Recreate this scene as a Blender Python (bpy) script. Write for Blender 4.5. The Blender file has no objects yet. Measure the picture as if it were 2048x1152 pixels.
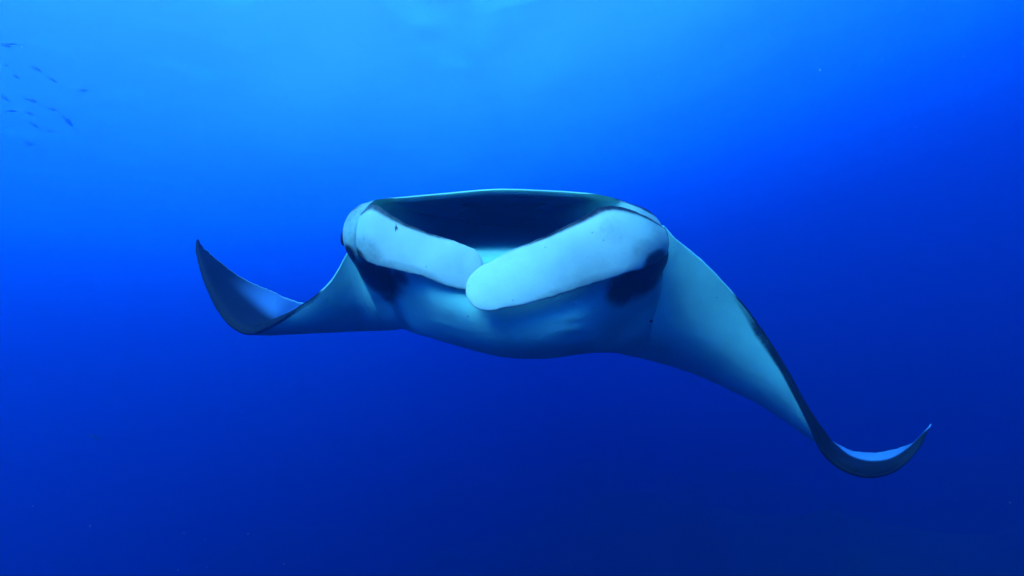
import bpy, bmesh, math, random
import numpy as np
from mathutils import Vector, Matrix

scene = bpy.context.scene
col = scene.collection
R = math.radians

# ------------------------------------------------------------------ camera
HFOV, PITCH, ROLL = 92.0, 8.0, 11.0
cam_data = bpy.data.cameras.new('camera')
cam_data.sensor_fit = 'HORIZONTAL'
cam_data.angle = R(HFOV)
cam_data.clip_start = 0.05
cam_data.clip_end = 5000
cam = bpy.data.objects.new('camera', cam_data)
cam.location = (0, 0, 0)
CP, SP = math.cos(R(PITCH)), math.sin(R(PITCH))
CR, SR = math.cos(R(ROLL)), math.sin(R(ROLL))

def to_world(p):
    """camera-frame (x right, y forward, z up) to world"""
    p = np.asarray(p, float)
    x, y, z = CR * p[..., 0] + SR * p[..., 2], p[..., 1], CR * p[..., 2] - SR * p[..., 0]
    return np.stack([x, CP * y - SP * z, SP * y + CP * z], -1)
ax = [Vector(to_world(v)) for v in ((1, 0, 0), (0, 0, 1), (0, -1, 0))]
cam.matrix_world = Matrix((ax[0], ax[1], ax[2])).transposed().to_4x4()
col.objects.link(cam)
scene.camera = cam

# ------------------------------------------------------------------ sky and sun (daylight above the sea)
SUN_EL, SUN_AZ = 41.0, -162.0          # azimuth clockwise from +Y: up and to the left, a little behind the diver
world = bpy.data.worlds.new('World')
scene.world = world
world.use_nodes = True
wn = world.node_tree
sky = wn.nodes.new('ShaderNodeTexSky')
sky.sky_type = 'NISHITA'
sky.sun_disc = False
sky.sun_elevation = R(SUN_EL)
sky.sun_rotation = R(SUN_AZ)
wn.links.new(sky.outputs[0], wn.nodes['Background'].inputs[0])
wn.nodes['Background'].inputs[1].default_value = 0.15
sun_data = bpy.data.lights.new('sun', 'SUN')
sun_data.energy = 2.3
sun_data.color = (1.0, 0.84, 0.52)
sun_data.angle = R(30)
sun = bpy.data.objects.new('sun', sun_data)
s_dir = Vector((math.cos(R(SUN_EL)) * math.sin(R(SUN_AZ)), math.cos(R(SUN_EL)) * math.cos(R(SUN_AZ)), math.sin(R(SUN_EL))))
sun.rotation_euler = s_dir.to_track_quat('Z', 'Y').to_euler()
sun.location = s_dir * 60
col.objects.link(sun)

scene.view_settings.view_transform = 'Standard'
scene.view_settings.look = 'None'
scene.view_settings.gamma = 1
scene.view_settings.exposure = 4.0

scene.render.engine = 'CYCLES'
cy = scene.cycles
cy.use_denoising = True
cy.max_bounces = 8
cy.diffuse_bounces = 3
cy.glossy_bounces = 2
cy.transmission_bounces = 4
cy.transparent_max_bounces = 8
cy.volume_bounces = 2
cy.caustics_reflective = False
cy.caustics_refractive = False
cy.sample_clamp_indirect = 8

# ------------------------------------------------------------------ helpers
F = 1024 / math.tan(R(HFOV / 2))
def dm(d):
    """modelling depth of the manta to metres from the camera"""
    return 2.15 + (d - 3.3) * 0.95

def cam_pt(px, py, d):
    """camera-frame point: x right, y forward, z up"""
    return np.array([(px - 1024) / F * d, d, (576 - py) / F * d])

def at(px, py, d):
    return to_world(cam_pt(px, py, dm(d)))

def hermite(knots, pts, t):
    """Catmull-Rom style interpolation of pts (n, ...) at non-uniform knots"""
    knots = np.asarray(knots, float)
    pts = np.asarray(pts, float)
    n = len(knots)
    sh = (-1,) + (1,) * (pts.ndim - 1)
    h = np.diff(knots).reshape(sh)
    dl = np.diff(pts, axis=0) / h
    m = np.empty_like(pts)
    if n > 2:
        m[1:-1] = (dl[:-1] * h[1:] + dl[1:] * h[:-1]) / (h[1:] + h[:-1])
        m[0] = 1.5 * dl[0] - 0.5 * m[1]
        m[-1] = 1.5 * dl[-1] - 0.5 * m[-2]
    else:
        m[:] = dl[0]
    t = np.asarray(t, float)
    i = np.clip(np.searchsorted(knots, t, side='right') - 1, 0, n - 2)
    sh = (-1,) + (1,) * (pts.ndim - 1)
    hh = (knots[i + 1] - knots[i])
    u = ((t - knots[i]) / hh).reshape(sh)
    hh = hh.reshape(sh)
    return ((2*u**3 - 3*u**2 + 1) * pts[i] + (u**3 - 2*u**2 + u) * hh * m[i]
            + (-2*u**3 + 3*u**2) * pts[i+1] + (u**3 - u**2) * hh * m[i+1])

def sstep(a, b, x):
    t = np.clip((np.asarray(x, float) - a) / (b - a), 0, 1)
    return t * t * (3 - 2 * t)

def mesh_obj(name, verts, faces, mat, parent=None, smooth=True, attrs=None):
    me = bpy.data.meshes.new(name)
    me.from_pydata([tuple(map(float, v)) for v in verts], [], [tuple(map(int, f)) for f in faces])
    me.validate()
    if smooth:
        me.polygons.foreach_set('use_smooth', [True] * len(me.polygons))
    for k, arr in (attrs or {}).items():
        a = me.attributes.new(k, 'FLOAT', 'POINT')
        a.data.foreach_set('value', np.asarray(arr, np.float32))
    me.materials.append(mat)
    me.update()
    o = bpy.data.objects.new(name, me)
    col.objects.link(o)
    if parent:
        o.parent = parent
        o.matrix_parent_inverse = parent.matrix_world.inverted()
    return o

def tag(o, label=None, cat=None, group=None, kind=None):
    for k, v in (('label', label), ('category', cat), ('group', group), ('kind', kind)):
        if v:
            o[k] = v
    return o

def new_mat(name):
    m = bpy.data.materials.new(name)
    m.use_nodes = True
    nt = m.node_tree
    return m, nt, nt.nodes, nt.links, nt.nodes['Principled BSDF']

# ------------------------------------------------------------------ the sea: one closed body of clear blue water
SURFACE_Z = 9.0
def make_water():
    m = bpy.data.materials.new('sea_water')
    m.use_nodes = True
    nt = m.node_tree
    for n in list(nt.nodes):
        nt.nodes.remove(n)
    out = nt.nodes.new('ShaderNodeOutputMaterial')
    scat = nt.nodes.new('ShaderNodeVolumeScatter')
    absb = nt.nodes.new('ShaderNodeVolumeAbsorption')
    add = nt.nodes.new('ShaderNodeAddShader')
    ss = (0.0004, 0.0142, 0.0380)         # scattering per metre
    sa = (0.220, 0.1000, 0.0350)           # absorption per metre
    ds, da = max(ss), max(sa) * 1.001
    scat.inputs['Color'].default_value = (*[v / ds for v in ss], 1)
    scat.inputs['Density'].default_value = ds
    scat.inputs['Anisotropy'].default_value = 0.62
    absb.inputs['Color'].default_value = (*[1 - v / da for v in sa], 1)
    absb.inputs['Density'].default_value = da
    nt.links.new(scat.outputs[0], add.inputs[0])
    nt.links.new(absb.outputs[0], add.inputs[1])
    nt.links.new(add.outputs[0], out.inputs['Volume'])
    S, B, T = 260.0, -40.0, SURFACE_Z + 1.5
    v = [(x, y, z) for z in (B, T) for y in (-S, S) for x in (-S, S)]
    f = [(0, 2, 3, 1), (4, 5, 7, 6), (0, 1, 5, 4), (2, 6, 7, 3), (0, 4, 6, 2), (1, 3, 7, 5)]
    o = mesh_obj('water', v, f, m, smooth=False)
    return tag(o, 'clear deep blue sea water filling the whole view', 'water', kind='structure')
make_water()

def make_surface():
    m = bpy.data.materials.new('sea_surface')
    m.use_nodes = True
    nt = m.node_tree; N = nt.nodes; L = nt.links
    for n in list(N):
        N.remove(n)
    out = N.new('ShaderNodeOutputMaterial'); mix = N.new('ShaderNodeMixShader')
    tr = N.new('ShaderNodeBsdfTransparent'); gl = N.new('ShaderNodeBsdfGlossy'); fr = N.new('ShaderNodeFresnel')
    gl.inputs['Roughness'].default_value = 0.12
    gl.inputs['Color'].default_value = (1, 1, 1, 1)
    fr.inputs['IOR'].default_value = 1.14
    tc = N.new('ShaderNodeTexCoord'); no = N.new('ShaderNodeTexNoise'); bp = N.new('ShaderNodeBump')
    no.inputs['Scale'].default_value = 45; no.inputs['Detail'].default_value = 3
    bp.inputs['Strength'].default_value = 1.0; bp.inputs['Distance'].default_value = 0.042
    L.new(tc.outputs['Object'], no.inputs['Vector']); L.new(no.outputs[0], bp.inputs['Height'])
    L.new(bp.outputs[0], fr.inputs['Normal']); L.new(bp.outputs[0], gl.inputs['Normal'])
    L.new(fr.outputs[0], mix.inputs[0]); L.new(tr.outputs[0], mix.inputs[1]); L.new(gl.outputs[0], mix.inputs[2])
    L.new(mix.outputs[0], out.inputs['Surface'])
    n, S = 321, 250.0
    g = np.linspace(-1, 1, n)
    g = np.sign(g) * (np.abs(g) ** 1.6) * S
    X, Y = np.meshgrid(g, g)
    rng = np.random.default_rng(5)
    Z = np.zeros_like(X)
    for k in range(26):
        lam = 1.6 * 1.28 ** (k % 13)
        a = rng.normal(0.6, 0.8)
        Z += 0.007 * lam ** 0.9 * np.sin((X * math.cos(a) + Y * math.sin(a)) * 2 * math.pi / lam + rng.random() * 6.3)
    fade = 1 - sstep(30, 90, np.hypot(X, Y))
    V = np.stack([X, Y, SURFACE_Z + Z * fade], -1).reshape(-1, 3)
    faces = [(i*n + j, i*n + j + 1, (i+1)*n + j + 1, (i+1)*n + j) for i in range(n - 1) for j in range(n - 1)]
    o = mesh_obj('water_surface', V, faces, m)
    return tag(o, 'bright rippled sea surface seen from below', 'water', kind='structure')
make_surface()

def make_seabed():
    m, nt, N, L, bsdf = new_mat("volcanic_rock")
    tc = N.new("ShaderNodeTexCoord"); no = N.new("ShaderNodeTexNoise"); cr = N.new("ShaderNodeValToRGB")
    no.inputs["Scale"].default_value = 0.7; no.inputs["Detail"].default_value = 8
    cr.color_ramp.elements[0].position = 0.35; cr.color_ramp.elements[0].color = (0.008, 0.008, 0.009, 1)
    cr.color_ramp.elements[1].position = 0.75; cr.color_ramp.elements[1].color = (0.022, 0.021, 0.020, 1)
    L.new(tc.outputs["Object"], no.inputs["Vector"]); L.new(no.outputs[0], cr.inputs[0]); L.new(cr.outputs[0], bsdf.inputs["Base Color"])
    bsdf.inputs["Roughness"].default_value = 0.95
    n, S = 141, 258.0
    g = np.linspace(-1, 1, n); g = np.sign(g) * np.abs(g) ** 1.7 * S
    X, Y = np.meshgrid(g, g)
    rng = np.random.default_rng(11)
    Z = np.full_like(X, -7.5)
    for k in range(40):
        lam = 2.2 * 1.22 ** (k % 20); a = rng.random() * 6.28
        Z += 0.028 * lam ** 0.8 * np.sin((X * math.cos(a) + Y * math.sin(a)) * 6.28 / lam + rng.random() * 6.3)
    faces = [(i*n + j, i*n + j + 1, (i+1)*n + j + 1, (i+1)*n + j) for i in range(n - 1) for j in range(n - 1)]
    o = mesh_obj("seabed", np.stack([X, Y, Z], -1).reshape(-1, 3), faces, m)
    return tag(o, "dark rocky seabed lost in deep blue water far below", "seabed", kind="structure")
make_seabed()

# ------------------------------------------------------------------ manta skin
def make_skin(name, lo, hi, flo, fhi, rough=0.45):
    m, nt, N, L, bsdf = new_mat(name)
    at_ = N.new('ShaderNodeAttribute'); at_.attribute_name = 'pigment'
    tc = N.new('ShaderNodeTexCoord')
    n1 = N.new('ShaderNodeTexNoise'); n1.inputs['Scale'].default_value = 9; n1.inputs['Detail'].default_value = 6
    n2 = N.new('ShaderNodeTexNoise'); n2.inputs['Scale'].default_value = 60; n2.inputs['Detail'].default_value = 4
    n3 = N.new('ShaderNodeTexNoise'); n3.inputs['Scale'].default_value = 3.5; n3.inputs['Detail'].default_value = 5
    for n in (n1, n2, n3):
        L.new(tc.outputs['Object'], n.inputs['Vector'])
    def math_(op, a, b):
        q = N.new('ShaderNodeMath'); q.operation = op
        for i, s in enumerate((a, b)):
            if isinstance(s, (int, float)):
                q.inputs[i].default_value = s
            else:
                L.new(s, q.inputs[i])
        return q.outputs[0]
    wob = math_('ADD', math_('MULTIPLY', math_('SUBTRACT', n1.outputs[0], 0.5), 0.38),
                math_('MULTIPLY', math_('SUBTRACT', n2.outputs[0], 0.5), 0.24))
    p = math_('ADD', at_.outputs['Fac'], wob)
    mr = N.new('ShaderNodeMapRange'); mr.interpolation_type = 'SMOOTHSTEP'
    mr.inputs['From Min'].default_value = 0.15; mr.inputs['From Max'].default_value = 0.95
    L.new(p, mr.inputs['Value'])
    pale = N.new('ShaderNodeValToRGB')
    pale.color_ramp.elements[0].position = 0.3; pale.color_ramp.elements[0].color = (*lo, 1)
    pale.color_ramp.elements[1].position = 0.62; pale.color_ramp.elements[1].color = (*hi, 1)
    L.new(n3.outputs[0], pale.inputs[0])
    fpale = N.new('ShaderNodeValToRGB')
    fpale.color_ramp.elements[0].position = 0.3; fpale.color_ramp.elements[0].color = (*flo, 1)
    fpale.color_ramp.elements[1].position = 0.62; fpale.color_ramp.elements[1].color = (*fhi, 1)
    L.new(n3.outputs[0], fpale.inputs[0])
    wa = N.new('ShaderNodeAttribute'); wa.attribute_name = 'flash_tone'  # warm tone puts flash light into the colour of the head fins
    pmix = N.new('ShaderNodeMixRGB')
    L.new(wa.outputs['Fac'], pmix.inputs[0]); L.new(pale.outputs[0], pmix.inputs[1]); L.new(fpale.outputs[0], pmix.inputs[2])
    dark = N.new('ShaderNodeValToRGB')
    dark.color_ramp.elements[0].position = 0.3; dark.color_ramp.elements[0].color = (0.007, 0.008, 0.010, 1)
    dark.color_ramp.elements[1].position = 0.7; dark.color_ramp.elements[1].color = (0.018, 0.019, 0.022, 1)
    L.new(n3.outputs[0], dark.inputs[0])
    mix = N.new('ShaderNodeMixRGB')
    L.new(mr.outputs[0], mix.inputs[0]); L.new(pmix.outputs[0], mix.inputs[1]); L.new(dark.outputs[0], mix.inputs[2])
    lining_sheen_ = N.new('ShaderNodeAttribute'); lining_sheen_.attribute_name = 'lining'
    mix2 = N.new('ShaderNodeMixRGB'); mix2.inputs[2].default_value = (0.22, 0.38, 0.58, 1)  # mouth lining colour, reused for the sheen painted on the wing tips
    vor = N.new('ShaderNodeTexVoronoi'); vor.inputs['Scale'].default_value = 26
    L.new(tc.outputs['Object'], vor.inputs['Vector'])
    sepc = N.new('ShaderNodeSeparateColor'); L.new(vor.outputs['Color'], sepc.inputs[0])
    size = math_('MULTIPLY', math_('MAXIMUM', math_('SUBTRACT', sepc.outputs[0], 0.74), 0.0), 0.45)
    fl = math_('GREATER_THAN', size, math_('ADD', vor.outputs['Distance'], math_('MULTIPLY', math_('SUBTRACT', n2.outputs[0], 0.5), 0.2)))
    flm = N.new('ShaderNodeMixRGB'); flm.inputs[2].default_value = (0.10, 0.12, 0.13, 1)
    L.new(math_('MULTIPLY', fl, 0.6), flm.inputs[0]); L.new(mix.outputs[0], flm.inputs[1])
    L.new(lining_sheen_.outputs['Fac'], mix2.inputs[0]); L.new(flm.outputs[0], mix2.inputs[1])
    L.new(mix2.outputs[0], bsdf.inputs['Base Color'])
    bsdf.inputs['Roughness'].default_value = rough
    bsdf.inputs['IOR'].default_value = 1.12      # wet skin under water: weak sheen
    bump = N.new('ShaderNodeBump'); bump.inputs['Strength'].default_value = 0.07; bump.inputs['Distance'].default_value = 0.02
    L.new(n2.outputs[0], bump.inputs['Height'])
    bump2 = N.new('ShaderNodeBump'); bump2.inputs['Strength'].default_value = 0.10; bump2.inputs['Distance'].default_value = 0.05
    L.new(n1.outputs[0], bump2.inputs['Height']); L.new(bump.outputs[0], bump2.inputs['Normal']); L.new(bump2.outputs[0], bsdf.inputs['Normal'])
    return m
SKIN = make_skin('manta_skin', (0.28, 0.50, 0.38), (0.38, 0.66, 0.50), (0.56, 0.50, 0.38), (0.78, 0.68, 0.52))  # teal body, warm fins: uneven flash light put into the pale tones

# ------------------------------------------------------------------ manta ray body
def lag3(a, b, c, s):
    a, b, c = map(np.asarray, (a, b, c))
    return a * (s - .5) * (s - 1) / .5 + b * s * (s - 1) / -.25 + c * s * (s - .5) / .5

def W(le, c, te, T, r, pig):
    """wing station: leading edge, lowest line of the chord, trailing edge; thickness, nose radius, pigment of the ventral margin"""
    le, c, te = [cam_pt(p[0], p[1], dm(p[2])) for p in (le, c, te)]
    return dict(wing=1.0, V=[le, lag3(le, c, te, .25), c, te], T=T, r=r, pig=pig)

def H(lu, ll, v1, c, te, d1, d2, f, wing=0.0):
    """head station: upper lip, lower lip, throat, belly, tail end, back, front or mouth lining from upper to lower lip"""
    g = lambda p: cam_pt(p[0], p[1], dm(p[2]))
    return dict(wing=wing, V=[g(ll), g(v1), g(c), g(te)], D=[g(lu), g(d1), g(d2), g(te)], Fp=[g(p) for p in f], T=.12, r=.01, pig=0.0)

ST = [
    W((394, 479, 3.95), (395, 478.5, 3.955), (396, 478, 3.96), .004, .002, 1),
    W((393, 500, 3.93), (400, 498, 3.95), (408, 496, 3.97), .012, .005, 1),
    W((402, 540, 3.88), (417, 530, 3.94), (436, 521, 4.0), .02, .006, 1),
    W((418, 582, 3.83), (440, 565, 3.93), (470, 547, 4.05), .03, .007, 1),
    W((440, 624, 3.80), (465, 598, 3.93), (505, 566, 4.12), .04, .008, 1),
    W((470, 656, 3.77), (495, 628, 3.95), (540, 580, 4.2), .05, .009, 1),
    W((507, 666, 3.76), (525, 655, 3.95), (575, 597, 4.3), .06, .010, 1),
    W((547, 647, 3.76), (540, 666, 3.97), (606, 606, 4.45), .07, .010, .9),
    W((590, 620, 3.75), (580, 667, 4.0), (630, 600, 4.6), .08, .010, .7),
    W((630, 594, 3.72), (630, 666, 4.05), (660, 598, 4.75), .10, .010, .55),
    W((665, 560, 3.68), (680, 664, 4.1), (700, 600, 4.9), .12, .010, 0),
    W((697, 507, 3.62), (735, 660, 4.1), (745, 610, 5.0), .12, .010, 0),
    W((722, 478, 3.55), (765, 659, 4.05), (780, 605, 5.3), .08, .012, 0),
    H((712, 422, 3.36), (706, 520, 3.38), (745, 600, 3.62), (782, 658, 3.97), (800, 600, 5.45), (760, 440, 4.0), (790, 500, 4.8),
      [(703, 428, 3.31), (691, 445, 3.29), (686, 465, 3.28), (688, 485, 3.29), (697, 505, 3.33)]),
    H((740, 403, 3.23), (740, 538, 3.24), (772, 592, 3.42), (803, 656, 3.8), (825, 600, 5.55), (785, 425, 4.0), (810, 490, 4.8),
      [(732, 410, 3.20), (722, 435, 3.165), (716, 465, 3.15), (718, 495, 3.16), (726, 520, 3.19)]),
    H((760, 398, 3.20), (762, 440, 3.17), (785, 560, 3.33), (825, 662, 3.74), (850, 600, 5.65), (800, 412, 4.0), (830, 480, 4.8),
      [(762, 402, 3.24), (770, 408, 3.34), (775, 418, 3.40), (772, 428, 3.34), (764, 436, 3.24)]),
    H((800, 394, 3.20), (800, 462, 3.20), (825, 592, 3.23), (858, 674, 3.62), (890, 598, 5.8), (830, 408, 4.0), (860, 470, 4.8),
      [(801, 399, 3.21), (815, 408, 3.6), (850, 432, 3.95), (828, 452, 3.6), (805, 460, 3.28)]),
    H((880, 387, 3.22), (880, 496, 3.20), (890, 622, 3.13), (912, 691, 3.52), (935, 595, 6.0), (900, 400, 4.0), (920, 460, 4.9),
      [(881, 392, 3.23), (890, 402, 3.9), (925, 445, 4.7), (892, 478, 3.9), (881, 492, 3.34)]),
    H((990, 378, 3.24), (988, 516, 3.22), (992, 652, 3.08), (1002, 713, 3.44), (1000, 590, 6.3), (992, 394, 4.0), (995, 460, 4.9),
      [(990, 383, 3.25), (990, 395, 4.0), (990, 440, 5.0), (990, 472, 4.0), (988, 500, 3.40)]),
    H((1085, 380, 3.24), (1080, 504, 3.22), (1085, 657, 3.08), (1090, 717, 3.44), (1060, 595, 6.2), (1080, 396, 4.0), (1070, 460, 4.9),
      [(1085, 385, 3.25), (1080, 397, 4.0), (1055, 442, 4.8), (1075, 474, 3.9), (1080, 494, 3.36)]),
    H((1165, 385, 3.22), (1155, 470, 3.21), (1165, 636, 3.12), (1165, 708, 3.52), (1130, 598, 5.9), (1150, 402, 4.0), (1130, 465, 4.8),
      [(1164, 390, 3.23), (1150, 402, 3.8), (1105, 435, 4.2), (1140, 455, 3.7), (1153, 466, 3.30)]),
    H((1212, 392, 3.20), (1208, 440, 3.17), (1228, 600, 3.23), (1215, 703, 3.74), (1180, 605, 5.7), (1185, 410, 4.0), (1165, 475, 4.8),
      [(1210, 396, 3.24), (1200, 404, 3.34), (1194, 414, 3.40), (1197, 428, 3.34), (1205, 437, 3.24)]),
    H((1258, 406, 3.23), (1270, 548, 3.24), (1275, 610, 3.43), (1243, 704, 3.84), (1215, 615, 5.55), (1220, 430, 4.0), (1200, 490, 4.8),
      [(1268, 412, 3.20), (1282, 437, 3.165), (1292, 465, 3.15), (1292, 495, 3.16), (1284, 525, 3.19)]),
    H((1302, 424, 3.34), (1325, 545, 3.38), (1312, 615, 3.6), (1262, 707, 3.98), (1240, 625, 5.45), (1260, 450, 4.0), (1230, 510, 4.8),
      [(1312, 434, 3.31), (1324, 452, 3.29), (1332, 472, 3.28), (1336, 495, 3.29), (1334, 525, 3.33)]),
    W((1322, 458, 3.52), (1290, 714, 4.05), (1265, 640, 5.3), .08, .012, 0),
    W((1352, 482, 3.56), (1325, 723, 4.08), (1310, 655, 5.0), .12, .010, 0),
    W((1404, 524, 3.60), (1385, 742, 4.05), (1390, 690, 4.9), .12, .010, 0),
    W((1462, 584, 3.62), (1455, 774, 4.0), (1475, 725, 4.7), .10, .010, .3),
    W((1510, 642, 3.62), (1520, 808, 3.9), (1535, 760, 4.5), .09, .011, .8),
    W((1557, 714, 3.60), (1572, 842, 3.8), (1580, 805, 4.3), .08, .012, .9),
    W((1596, 792, 3.57), (1608, 868, 3.7), (1614, 848, 4.05), .07, .012, 1),
    W((1622, 850, 3.55), (1632, 884, 3.65), (1636, 874, 3.9), .06, .011, 1),
    W((1648, 905, 3.54), (1655, 897, 3.70), (1668, 885, 3.85), .055, .010, 1),
    W((1685, 938, 3.54), (1692, 921, 3.68), (1705, 901, 3.8), .05, .009, 1),
    W((1735, 953, 3.55), (1740, 930, 3.66), (1750, 905, 3.75), .04, .008, 1),
    W((1785, 943, 3.57), (1788, 921, 3.64), (1795, 897, 3.7), .03, .007, 1),
    W((1825, 910, 3.58), (1826, 897, 3.62), (1832, 882, 3.65), .02, .006, 1),
    W((1850, 874, 3.60), (1851, 867, 3.61), (1853, 859, 3.62), .012, .005, 1),
    W((1861, 849, 3.62), (1861, 848, 3.62), (1861, 847, 3.62), .004, .002, 1),
]
IDX0 = 12      # wing root station, left
NV, ND, NF = 64, 48, 34
def build_body(parent):
    vk, fk = [0, .25, .5, 1], None
    sv = np.linspace(0, 1, NV) ** 1.25
    sd = np.linspace(0, 1, ND) ** 1.25
    Vst = np.array([hermite(vk, s['V'], sv) for s in ST])
    Vsd = np.array([hermite(vk, s['V'], sd) for s in ST])
    up = np.array([0, 0, 1.0])
    Dst, Fst = [], []
    tf = np.linspace(0, 1, NF + 2)
    for s, vd in zip(ST, Vsd):
        if 'D' in s:
            Dst.append(hermite([0, .3, .6, 1], s['D'], sd))
            pts = [s['D'][0]] + s['Fp'] + [s['V'][0]]
            k = np.array([0, .10, .3, .5, .7, .9, 1.0])
            Fst.append(hermite(k, pts, tf))
        else:
            Dst.append(vd + up * s['T'] * (np.sqrt(sd) * (1 - sd) * 2.0)[:, None])
            Fst.append(np.repeat(vd[:1], NF + 2, 0))
    Dst, Fst = np.array(Dst), np.array(Fst)
    # knots along the span
    step = np.sqrt(np.linalg.norm(np.diff(Vst, axis=0), axis=-1).mean(1))
    kn = np.concatenate([[0], np.cumsum(step)])
    SUB = 12
    u = np.concatenate([np.linspace(kn[i], kn[i+1], SUB, endpoint=False) for i in range(len(kn) - 1)] + [[kn[-1]]])
    V = hermite(kn, Vst, u); Vd = hermite(kn, Vsd, u); D = hermite(kn, Dst, u); Ff = hermite(kn, Fst, u)
    sc1 = lambda key: np.clip(np.interp(u, kn, [s[key] for s in ST]), 0, 10)
    wing, T, r, pig = sc1('wing'), sc1('T'), sc1('r'), sc1('pig')
    sidx = np.interp(u, kn, np.arange(len(ST)))
    wing = sstep(0, 1, wing)
    # wing skin: offset along the local normal
    def normals(G):
        du = np.gradient(G, axis=0); dv = np.gradient(G, axis=1)
        sgn = np.where(np.arange(len(G)) >= 0, 1, 1)
        n = np.cross(dv, du)
        # left wing rows run from tip to root, so flip to keep the dorsal side
        n = -n
        return n / (np.linalg.norm(n, axis=-1, keepdims=True) + 1e-12)
    nD, nV = normals(Vd), normals(V)
    for G in (nD, nV):                       # tips: copy neighbours
        G[0:2] = G[2]; G[-2:] = G[-3]
        for _ in range(3):
            G[1:-1] = (G[:-2] + G[1:-1] * 2 + G[2:]) / 4
            G /= np.linalg.norm(G, axis=-1, keepdims=True)
    prof = np.sqrt(np.maximum(sd, 0)) * (1 - sd) ** 1.1 * 2.3
    rr = r[:, None]
    Dw = Vd + nD * (rr * (1 - sd) + T[:, None] * prof)[..., None]
    Vw = V - nV * (rr * (1 - sv) ** 3)[..., None]
    th = np.pi * tf
    chord = Vd[:, 1] - Vd[:, 0]; chord /= np.linalg.norm(chord, axis=-1, keepdims=True) + 1e-9
    Fw = Vd[:, :1] + r[:, None, None] * (np.cos(th)[None, :, None] * nD[:, :1] - np.sin(th)[None, :, None] * chord[:, None])
    w = wing[:, None, None]
    V = V * (1 - w) + Vw * w
    D = D * (1 - w) + Dw * w
    Ff = Ff * (1 - w) + Fw * w
    rip = sstep(.12, .2, tf) * (1 - sstep(.62, .75, tf)) * np.sin(tf * 95)
    Ff[..., 2] += .018 * rip[None, :] * (sstep(15.3, 16.5, sidx) * (1 - sstep(19.4, 20.6, sidx)))[:, None]
    rng = np.random.default_rng(21)
    jag = rng.normal(size=len(u)); jag = np.convolve(jag, [.2, .6, .2], 'same') * .0035 + np.convolve(rng.normal(size=len(u)), np.ones(9) / 9, 'same') * .006
    jag *= sstep(.5, 1, wing)
    dirT = Vd[:, -1] - Vd[:, -4]; dirT /= np.linalg.norm(dirT, axis=-1, keepdims=True) + 1e-9
    for G, q in ((V, sv), (D, sd)):
        G += (jag[:, None] * (q ** 12)[None, :])[..., None] * dirT[:, None]
    for G, q in ((V, np.exp(-(sv / .03) ** 2)), (D, np.exp(-(sd / .03) ** 2)), (Ff, np.ones(NF + 2))):
        G -= (.35 * jag[::-1][:, None] * q[None, :] * (wing > .9)[:, None])[..., None] * chord[:, None]
    loop = np.concatenate([V, D[:, ::-1][:, 1:], Ff[:, 1:-1]], 1)      # TE shared
    # pigment
    n = len(u)
    pV = np.zeros((n, NV)); pD = np.ones((n, ND)) * np.where((sidx[:, None] > 14.6) & (sidx[:, None] < 21.4) & (sd[None, :] < .03), 0.1, 1); pF = np.zeros((n, NF + 2))
    outer = pig[:, None]
    marg = 0.012 + 0.05 * sstep(0.3, 1, outer)
    pV = outer * (1 - sstep(marg * .6, marg * 1.6, sv[None, :])) * 1.0
    # tips: ventral all dark grey
    pF = np.where(w[..., 0] > .5, sstep(.2, .5, outer) * np.ones((1, NF + 2)), 0)
    mouth = 1 - sstep(.0, .02, wing)
    inner = (sstep(15.2, 16.3, sidx) * (1 - sstep(19.5, 20.7, sidx)))[:, None]
    pm = np.zeros((n, NF + 2))
    lining = inner * (1 - sstep(.70, .86, tf))[None, :] * sstep(.09, .14, tf)[None, :]
    headside = (sstep(12.3, 13, sidx) * (1 - sstep(14, 14.9, sidx)) + sstep(21.1, 22, sidx) * (1 - sstep(23, 23.7, sidx)))[:, None]
    pm = np.maximum(pm, headside * .42)
    pF = np.where(w[..., 0] > .5, pF, pm)
    tipw = (1 - sstep(5.5, 8.0, sidx)) + sstep(len(ST) - 9.0, len(ST) - 7.5, sidx)
    nst = len(ST)
    painted_sheenL = (sstep(2.8, 6.0, sidx) * (1 - sstep(7.0, 9.0, sidx)))[:, None] * sstep(.52, .80, sd)[None, :] * .9  # bright sheen of the wing tips, painted into the dorsal colour
    painted_sheenR = sstep(nst - 9.0, nst - 7.5, sidx)[:, None] * sstep(.32, .46, sd)[None, :] * .65
    sheen = np.maximum(painted_sheenL, painted_sheenR)
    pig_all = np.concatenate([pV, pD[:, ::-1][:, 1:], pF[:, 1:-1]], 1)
    lining_sheen_all = np.concatenate([pV * 0, sheen[:, ::-1][:, 1:], lining[:, 1:-1]], 1)  # lining mask also carries the painted tip sheen
    # blotches beside the mouth and under the head fins: (centre, radii, strength)
    P = loop
    def blob(px, py, d, rx, ry, ang, k=1.0):
        c = cam_pt(px, py, dm(d))
        q = (P - c)
        a = R(ang)
        x = (q[..., 0] * math.cos(a) + q[..., 2] * math.sin(a)) / rx
        y = (-q[..., 0] * math.sin(a) + q[..., 2] * math.cos(a)) / ry
        z = q[..., 1] / .35
        return k * (1 - sstep(.35, 1.4, np.sqrt(x * x + y * y + z * z)))
    M = dm(3.3) / F      # metres per pixel near the head
    bl = [blob(800, 556, 3.28, 34*M, 18*M, -18, .85), blob(756, 556, 3.34, 70*M, 40*M, -26), blob(712, 512, 3.3, 26*M, 24*M, -60), blob(772, 585, 3.42, 24*M, 30*M, 35, .7),
          blob(1280, 555, 3.30, 74*M, 50*M, 25), blob(1322, 510, 3.33, 34*M, 66*M, -8, 1.0), blob(1248, 578, 3.25, 54*M, 40*M, 10, 1.0), blob(1288, 414, 3.27, 46*M, 15*M, -25, .9), blob(716, 418, 3.3, 24*M, 13*M, 30, .75),
          blob(686, 470, 3.3, 14*M, 36*M, 12, 1.0), blob(1262, 404, 3.24, 45*M, 11*M, -16, 1.0)]
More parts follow.
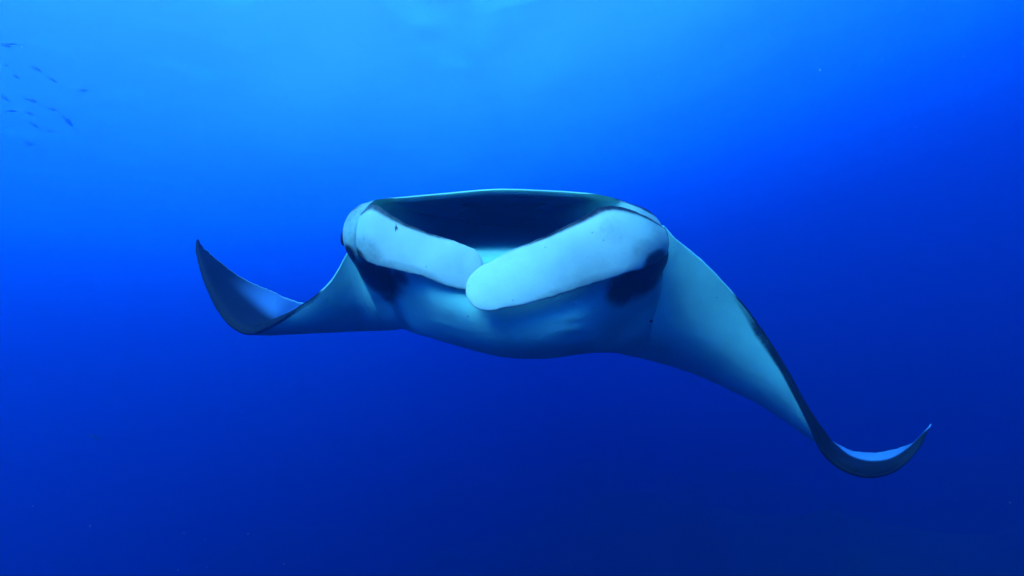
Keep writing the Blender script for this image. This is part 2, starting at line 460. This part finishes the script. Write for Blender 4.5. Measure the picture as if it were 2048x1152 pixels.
    isV = np.concatenate([np.ones(NV), np.zeros(ND - 1), np.ones(NF)])[None, :]
    for b in bl:
        pig_all = np.maximum(pig_all, b * isV)
    # gill folds: low ridges across the belly on both sides
    for (px, py, d, rx, rz, a, k) in ((1143, 634, 3.10, 34, 5, 4, .007), (1152, 659, 3.14, 34, 5, 3, .008), (1142, 684, 3.28, 30, 5, 5, .006),
                                      (888, 646, 3.25, 30, 5, -12, .006), (905, 668, 3.34, 30, 5, -12, .005)):
        c = cam_pt(px, py, dm(d)); q = P - c; a = R(a)
        x = (q[..., 0] * math.cos(a) + q[..., 2] * math.sin(a)) / (rx * M); z = (-q[..., 0] * math.sin(a) + q[..., 2] * math.cos(a)) / (rz * M)
        g = np.exp(-x ** 2 - z ** 2) * isV * (np.abs(q[..., 1]) < .3)
        P[..., 1] -= g * k
    rows, cols = loop.shape[:2]
    verts = to_world(loop.reshape(-1, 3))
    faces = []
    for i in range(rows - 1):
        for j in range(cols):
            k = (j + 1) % cols
            faces.append((i*cols + j, i*cols + k, (i+1)*cols + k, (i+1)*cols + j))
    faces.append(tuple(range(cols)))
    faces.append(tuple((rows-1)*cols + j for j in range(cols))[::-1])
    o = mesh_obj('body', verts, faces, SKIN, parent, attrs={'pigment': pig_all.reshape(-1), 'lining': lining_sheen_all.reshape(-1),
                 'flash_tone': np.concatenate([pV * 0, pD[:, 1:] * 0, (headside * .6 * np.ones((1, NF + 2)))[:, 1:-1]], 1).reshape(-1)})
    bm = bmesh.new(); bm.from_mesh(o.data); bmesh.ops.recalc_face_normals(bm, faces=bm.faces[:]); bm.to_mesh(o.data); bm.free()
    return o

def build_fin(parent, rows, cap, thick, fringe):
    """cephalic fin: a flat fleshy paddle with a rounded end. rows = (top, bottom) points from the root out; cap = length of the round end"""
    g = lambda p: cam_pt(p[0], p[1], dm(p[2]))
    tops = np.array([g(a) for a, b in rows]); bots = np.array([g(b) for a, b in rows])
    kn = np.concatenate([[0], np.cumsum(np.linalg.norm(np.diff((tops + bots) / 2, axis=0), axis=-1))])
    t = np.linspace(0, kn[-1], 90)
    A, B = hermite(kn, tops, t), hermite(kn, bots, t)
    # round end: half ellipse carried on along the last direction
    e = np.linspace(0, 1, 34)[1:]
    tau = np.sin(e * np.pi / 2)
    mid, half = (A[-1] + B[-1]) / 2, (B[-1] - A[-1]) / 2
    da = (A[-1] - A[-6]); da /= np.linalg.norm(da); db = (B[-1] - B[-6]); db /= np.linalg.norm(db)
    dv = da + db; dv /= np.linalg.norm(dv)
    sh = np.sqrt(np.maximum(1 - tau ** 2.2, 0))[:, None]
    c = mid + dv * (tau * cap)[:, None]
    A = np.concatenate([A, c - half * sh]); B = np.concatenate([B, c + half * sh])
    n = len(A)
    frac = np.concatenate([t, kn[-1] + tau * cap]); frac /= frac[-1]
    mids = (A + B) / 2
    nb = 48
    ang = np.linspace(0, 2 * np.pi, nb, endpoint=False)
    b = (1 - np.cos(ang)) / 2            # 0 at the top edge, 1 at the bottom edge
    side = np.sin(ang)                   # + towards the front
    h = B - A
    hh = np.linalg.norm(h, axis=-1)
    hdir = np.where(hh[:, None] > 1e-3, h / (hh[:, None] + 1e-9), half / np.linalg.norm(half))
    span = np.gradient(mids, axis=0); span /= np.linalg.norm(span, axis=-1, keepdims=True) + 1e-9
    nrm = np.cross(span, hdir); nrm /= np.linalg.norm(nrm, axis=-1, keepdims=True) + 1e-9
    nrm = np.where(nrm[:, 1:2] > 0, -nrm, nrm)
    for _ in range(6):
        nrm[1:-1] = (nrm[:-2] + 2 * nrm[1:-1] + nrm[2:]) / 4
    hm = hh[:90].mean()
    th = thick * np.sqrt(np.clip(hh / hm, 0, 1))
    bulge = (0.07 + .06 * (1 - sstep(.1, .45, frac)))[:, None] * hh[:, None] * (4 * b * (1 - b))[None, :]
    rng = np.random.default_rng(len(rows) + int(cap * 1000))
    flex = sum(rng.normal() * np.sin(frac * k * 6.28 + rng.random() * 6)[:, None] * np.cos(b * 2.2 * k / 2 + rng.random() * 6)[None, :] / k for k in (1, 2, 3, 4)) * .006
    P = A[:, None] + h[:, None] * b[None, :, None] + nrm[:, None] * (bulge + flex * (hh / hm)[:, None] + th[:, None] * (np.sign(side) * np.abs(side) ** .55)[None, :])[..., None]
    wv = sum(rng.normal() * np.sin(frac * k * 6.28 + rng.random() * 6) / k ** .5 for k in range(5, 40, 2))
    edge = (np.abs(2 * b - 1) ** 10)[None, :]
    P = P + (np.where(b[None, :] < .5, -1, 1) * edge * wv[:, None] * .0010 * (hh / hm)[:, None])[..., None] * hdir[:, None]
    pig = fringe[0] * (1 - sstep(.3 * fringe[1] * (1 - .8 * frac[:, None]), fringe[1] * (1 - .8 * frac[:, None]), b[None, :])) * (1 - sstep(fringe[2], fringe[3], frac))[:, None]
    pig = np.maximum(pig, (.36 * (1 - sstep(.05, .5, frac)))[:, None])
    for (f0, b0, rf, rb, k) in fringe[4]:
        pig = np.maximum(pig, k * (1 - sstep(.5, 1.2, np.hypot((frac[:, None] - f0) / rf, (b[None, :] - b0) / rb))))
    verts = to_world(P.reshape(-1, 3))
    faces = []
    for i in range(n - 1):
        for j in range(nb):
            k = (j + 1) % nb
            faces.append((i*nb + j, i*nb + k, (i+1)*nb + k, (i+1)*nb + j))
    faces.append(tuple(range(nb))); faces.append(tuple((n-1)*nb + j for j in range(nb)))
    o = mesh_obj('cephalic_fin', verts, faces, SKIN, parent, attrs={'pigment': pig.reshape(-1), 'flash_tone': np.repeat(.6 + .4 * sstep(.1, .4, frac), nb)})
    bm = bmesh.new(); bm.from_mesh(o.data); bmesh.ops.remove_doubles(bm, verts=bm.verts[:], dist=1e-5)
    bmesh.ops.recalc_face_normals(bm, faces=bm.faces[:]); bm.to_mesh(o.data); bm.free()
    return o

manta = bpy.data.objects.new('manta_ray', None)
manta.location = Vector(at(1000, 640, 3.8))
col.objects.link(manta)
bpy.context.view_layer.update()
tag(manta, 'huge manta ray gliding head-on with open mouth and pale belly', 'manta ray')
build_body(manta)
build_fin(manta, [((700, 440, 3.27), (700, 500, 3.27)), ((726, 424, 3.185), (720, 514, 3.18)), ((750, 410, 3.15), (740, 526, 3.13)), ((778, 427, 3.13), (766, 534, 3.10)), ((810, 446, 3.12), (800, 542, 3.08)),
                  ((860, 467, 3.12), (845, 553, 3.07)), ((912, 484, 3.13), (898, 573, 3.07)), ((942, 496, 3.14), (930, 580, 3.08))],
          .062, .011, (.8, .24, .6, .95, [(.45, .2, .012, .07, 1.0), (.16, .97, .12, .25, .8), (.22, .85, .22, .38, .44), (.55, .98, .3, .2, .40)]))
build_fin(manta, [((1322, 452, 3.27), (1330, 512, 3.27)), ((1290, 432, 3.185), (1304, 528, 3.18)), ((1262, 420, 3.15), (1284, 537, 3.13)), ((1222, 411, 3.12), (1258, 545, 3.09)), ((1150, 443, 3.07), (1190, 567, 3.03)),
                  ((1080, 477, 3.05), (1110, 592, 2.99)), ((1020, 503, 3.04), (1048, 609, 2.97)), ((978, 526, 3.04), (1004, 617, 2.96))],
          .115, .012, (.9, .2, .6, .95, [(.12, .95, .12, .3, .8), (.34, .38, .10, .30, .30), (.2, .7, .1, .25, .42), (.5, .97, .35, .12, .36)]))

def make_tail():
    n, m = 30, 8
    V = []
    for i in range(n):
        t = i / (n - 1)
        c = cam_pt(1000, 590, dm(6.15)) + np.array([.05 * math.sin(t * 4), 1.5 * t, -.10 * t + .05 * math.sin(t * 5)])
        r = .03 * (1 - t) ** .8 + .003
        V += [c + np.array([math.cos(a) * r, 0, math.sin(a) * r]) for a in [k * 2 * math.pi / m for k in range(m)]]
    faces = [(i*m + k, i*m + (k+1) % m, (i+1)*m + (k+1) % m, (i+1)*m + k) for i in range(n - 1) for k in range(m)]
    return mesh_obj('tail', to_world(np.array(V)), faces, SKIN, manta, attrs={'pigment': np.ones(n * m)})
make_tail()

def make_eye(px, py, d, rx, rz, tilt):
    m, nt, N, L, bsdf = EYE
    bm = bmesh.new()
    bmesh.ops.create_uvsphere(bm, u_segments=24, v_segments=16, radius=1)
    k = dm(d) / F
    for v in bm.verts:
        x, y, z = v.co.x * rx * k, v.co.y * rx * 1.3 * k, v.co.z * rz * k
        x, z = x * math.cos(tilt) - z * math.sin(tilt), x * math.sin(tilt) + z * math.cos(tilt)
        v.co = Vector(to_world(cam_pt(px, py, dm(d)) + np.array([x, y, z])))
    me = bpy.data.meshes.new('eye'); bm.to_mesh(me); bm.free()
    me.polygons.foreach_set('use_smooth', [True] * len(me.polygons)); me.materials.append(m)
    o = bpy.data.objects.new('eye', me); col.objects.link(o); o.parent = manta
    o.matrix_parent_inverse = manta.matrix_world.inverted()
    return o
EYE = new_mat('eye_black')
EYE[4].inputs['Base Color'].default_value = (0.01, 0.012, 0.015, 1)
EYE[4].inputs['Roughness'].default_value = 0.25
make_eye(691, 473, 3.30, 9, 19, R(-12))
make_eye(1329, 474, 3.31, 7, 15, R(10))

# ------------------------------------------------------------------ far fish
def fish_mesh():
    """a streamlined jack: lofted body, forked tail, back, belly and side fins; length 1, nose at +x"""
    bm = bmesh.new()
    prof = [(.5, .004, .004), (.46, .035, .022), (.38, .085, .05), (.25, .135, .075), (.08, .15, .08), (-.1, .125, .065), (-.25, .075, .04), (-.34, .035, .018), (-.38, .024, .010)]
    rings = []
    for x, h, w in prof:
        rings.append([bm.verts.new((x, math.cos(a) * w, math.sin(a) * h)) for a in [k * math.pi / 5 for k in range(10)]])
    for a, b in zip(rings, rings[1:]):
        for k in range(10):
            bm.faces.new((a[k], a[(k+1) % 10], b[(k+1) % 10], b[k]))
    bm.faces.new(rings[0][::-1]); bm.faces.new(rings[-1])
    def plate(pts, t=.006):
        A = [bm.verts.new((x, y - t, z)) for x, y, z in pts]; B = [bm.verts.new((x, y + t, z)) for x, y, z in pts]
        n = len(pts)
        bm.faces.new(A); bm.faces.new(B[::-1])
        for k in range(n):
            bm.faces.new((A[k], B[k], B[(k+1) % n], A[(k+1) % n]))
    plate([(-.36, 0, .02), (-.52, 0, .16), (-.46, 0, .05), (-.43, 0, 0)])
    plate([(-.36, 0, -.02), (-.43, 0, 0), (-.46, 0, -.05), (-.52, 0, -.16)])
    plate([(.12, 0, .14), (.0, 0, .22), (-.06, 0, .15), (-.28, 0, .06)])
    plate([(.0, 0, -.13), (-.08, 0, -.2), (-.12, 0, -.13), (-.28, 0, -.06)])
    plate([(.22, .07, -.01), (.1, .10, -.06), (.08, .07, -.02)])
    plate([(.22, -.07, -.01), (.1, -.10, -.06), (.08, -.07, -.02)])
    bmesh.ops.recalc_face_normals(bm, faces=bm.faces[:])
    me = bpy.data.meshes.new('fish'); bm.to_mesh(me); bm.free()
    me.polygons.foreach_set('use_smooth', [True] * len(me.polygons))
    m, nt, N, L, bsdf = new_mat('fish_scales')
    tc = N.new('ShaderNodeTexCoord'); sep = N.new('ShaderNodeSeparateXYZ'); cr = N.new('ShaderNodeValToRGB'); mr = N.new('ShaderNodeMapRange')
    mr.inputs['From Min'].default_value = -.15; mr.inputs['From Max'].default_value = .15
    cr.color_ramp.elements[0].color = (.12, .13, .14, 1); cr.color_ramp.elements[1].color = (.02, .025, .03, 1)
    L.new(tc.outputs['Object'], sep.inputs[0]); L.new(sep.outputs['Z'], mr.inputs['Value']); L.new(mr.outputs[0], cr.inputs[0]); L.new(cr.outputs[0], bsdf.inputs['Base Color'])
    bsdf.inputs['Roughness'].default_value = .4
    me.materials.append(m)
    return me
FISH = fish_mesh()
def fish(px, py, d, length_px, tilt, yaw, label, group):
    o = bpy.data.objects.new('fish', FISH)
    c = cam_pt(px, py, d)
    a, y = R(tilt), R(yaw)
    f = to_world(np.array([math.cos(a) * math.cos(y), math.sin(y), math.sin(a) * math.cos(y)]))
    u = to_world(np.array([0, 0, 1.0])); X = Vector(f).normalized(); Y = Vector(u).cross(X).normalized(); Z = X.cross(Y)
    k = .96 * length_px * d / F
    o.matrix_world = Matrix.Translation(Vector(to_world(c))) @ Matrix((X, Y, Z)).transposed().to_4x4() @ Matrix.Scale(k, 4)
    col.objects.link(o)
    return tag(o, label, 'fish', group)
G1 = 'far school of fish at upper left'
L1 = 'small dark fish in the faint school at upper left'
for (x, y, d, l, t, w) in ((10, 90, 24, 18, -15, 20), (22, 88, 25, 13, 20, 30), (12, 130, 26, 12, -40, 10), (30, 152, 22, 15, -25, 20), (105, 160, 23, 14, -30, 30),
                        (165, 180, 23, 15, -10, 20), (9, 196, 21, 14, -35, 10), (63, 201, 21, 16, -12, 20), (22, 222, 21, 15, 10, 40), (58, 227, 22, 12, -20, 30),
                        (100, 262, 27, 12, -20, 10), (152, 308, 22, 10, 5, 40), (187, 309, 21, 13, -25, 20)):
    fish(x, y, d * 1.0, l * 1.2, t, w, L1, G1)
fish(72, 137, 24, 22, -33, 15, 'small dark fish heading down at the top right edge of the upper left school', G1)
fish(103, 218, 21, 22, -14, 10, 'darkest and sharpest small fish in the middle of the upper left school', G1)
fish(135, 242, 24, 27, -52, 15, 'longest fish of the upper left school, diving steeply', G1)
fish(68, 250, 23, 19, -35, 15, 'small dark fish just below the middle of the upper left school', G1)
fish(57, 287, 22, 19, -30, 15, 'lowest dark fish at the left of the upper left school', G1)
G2 = 'far fish at upper right'
for (x, y, d, l, t, w) in ((1863, 42, 24, 16, -40, 20), (1874, 28, 25, 15, 10, 30), (1944, 83, 26, 15, -5, 20), (1927, 113, 24, 18, 8, 20), (1996, 5, 25, 14, 10, 20), (1872, 107, 28, 12, -10, 20), (2030, 182, 26, 14, -20, 10)):
    fish(x, y, d * .85, l * 1.1, t, w, 'tiny faint fish far off in the blue at upper right', G2)
fish(188, 873, 12, 26, -38, 20, 'lone dark fish in the deep blue at lower left', None)

# ------------------------------------------------------------------ drifting plankton
def plankton():
    bm = bmesh.new()
    rng = random.Random(9)
    spots = [(44, 93, 6, 5), (731, 143, 4, 4), (322, 165, 5, 3), (1316, 153, 4, 4), (1640, 140, 5, 6), (1831, 255, 4, 3), (410, 1079, 3.5, 4), (496, 1068, 3.5, 5), (66, 1012, 4, 5),
             (568, 1128, 4, 5), (180, 1052, 4, 5), (368, 1066, 4, 5), (414, 1135, 4, 4), (1763, 120, 5, 4), (356, 1140, 4, 5), (2020, 1005, 4, 5)]
    for _ in range(14):
        spots.append((rng.uniform(0, 2048), rng.uniform(0, 1152), rng.uniform(1.3, 6), rng.uniform(.5, 1.3)))
    for px, py, d, s in spots:
        c = Vector(to_world(cam_pt(px, py, d)))
        r = s * .28 * d / F
        mtx = Matrix.Translation(c) @ Matrix.Rotation(rng.random() * 6, 4, 'Y') @ Matrix.Diagonal((r * rng.uniform(.8, 1.5), r * .7, r * rng.uniform(.4, .8), 1))
        bmesh.ops.create_icosphere(bm, subdivisions=1, radius=1, matrix=mtx)
    me = bpy.data.meshes.new('plankton'); bm.to_mesh(me); bm.free()
    m, nt, N, L, bsdf = new_mat('plankton')
    bsdf.inputs['Base Color'].default_value = (.35, .36, .33, 1)
    bsdf.inputs['Transmission Weight'].default_value = .4
    me.materials.append(m)
    o = bpy.data.objects.new('plankton', me); col.objects.link(o)
    tag(o, 'pale specks of plankton drifting in the water', 'plankton', kind='stuff')
plankton()
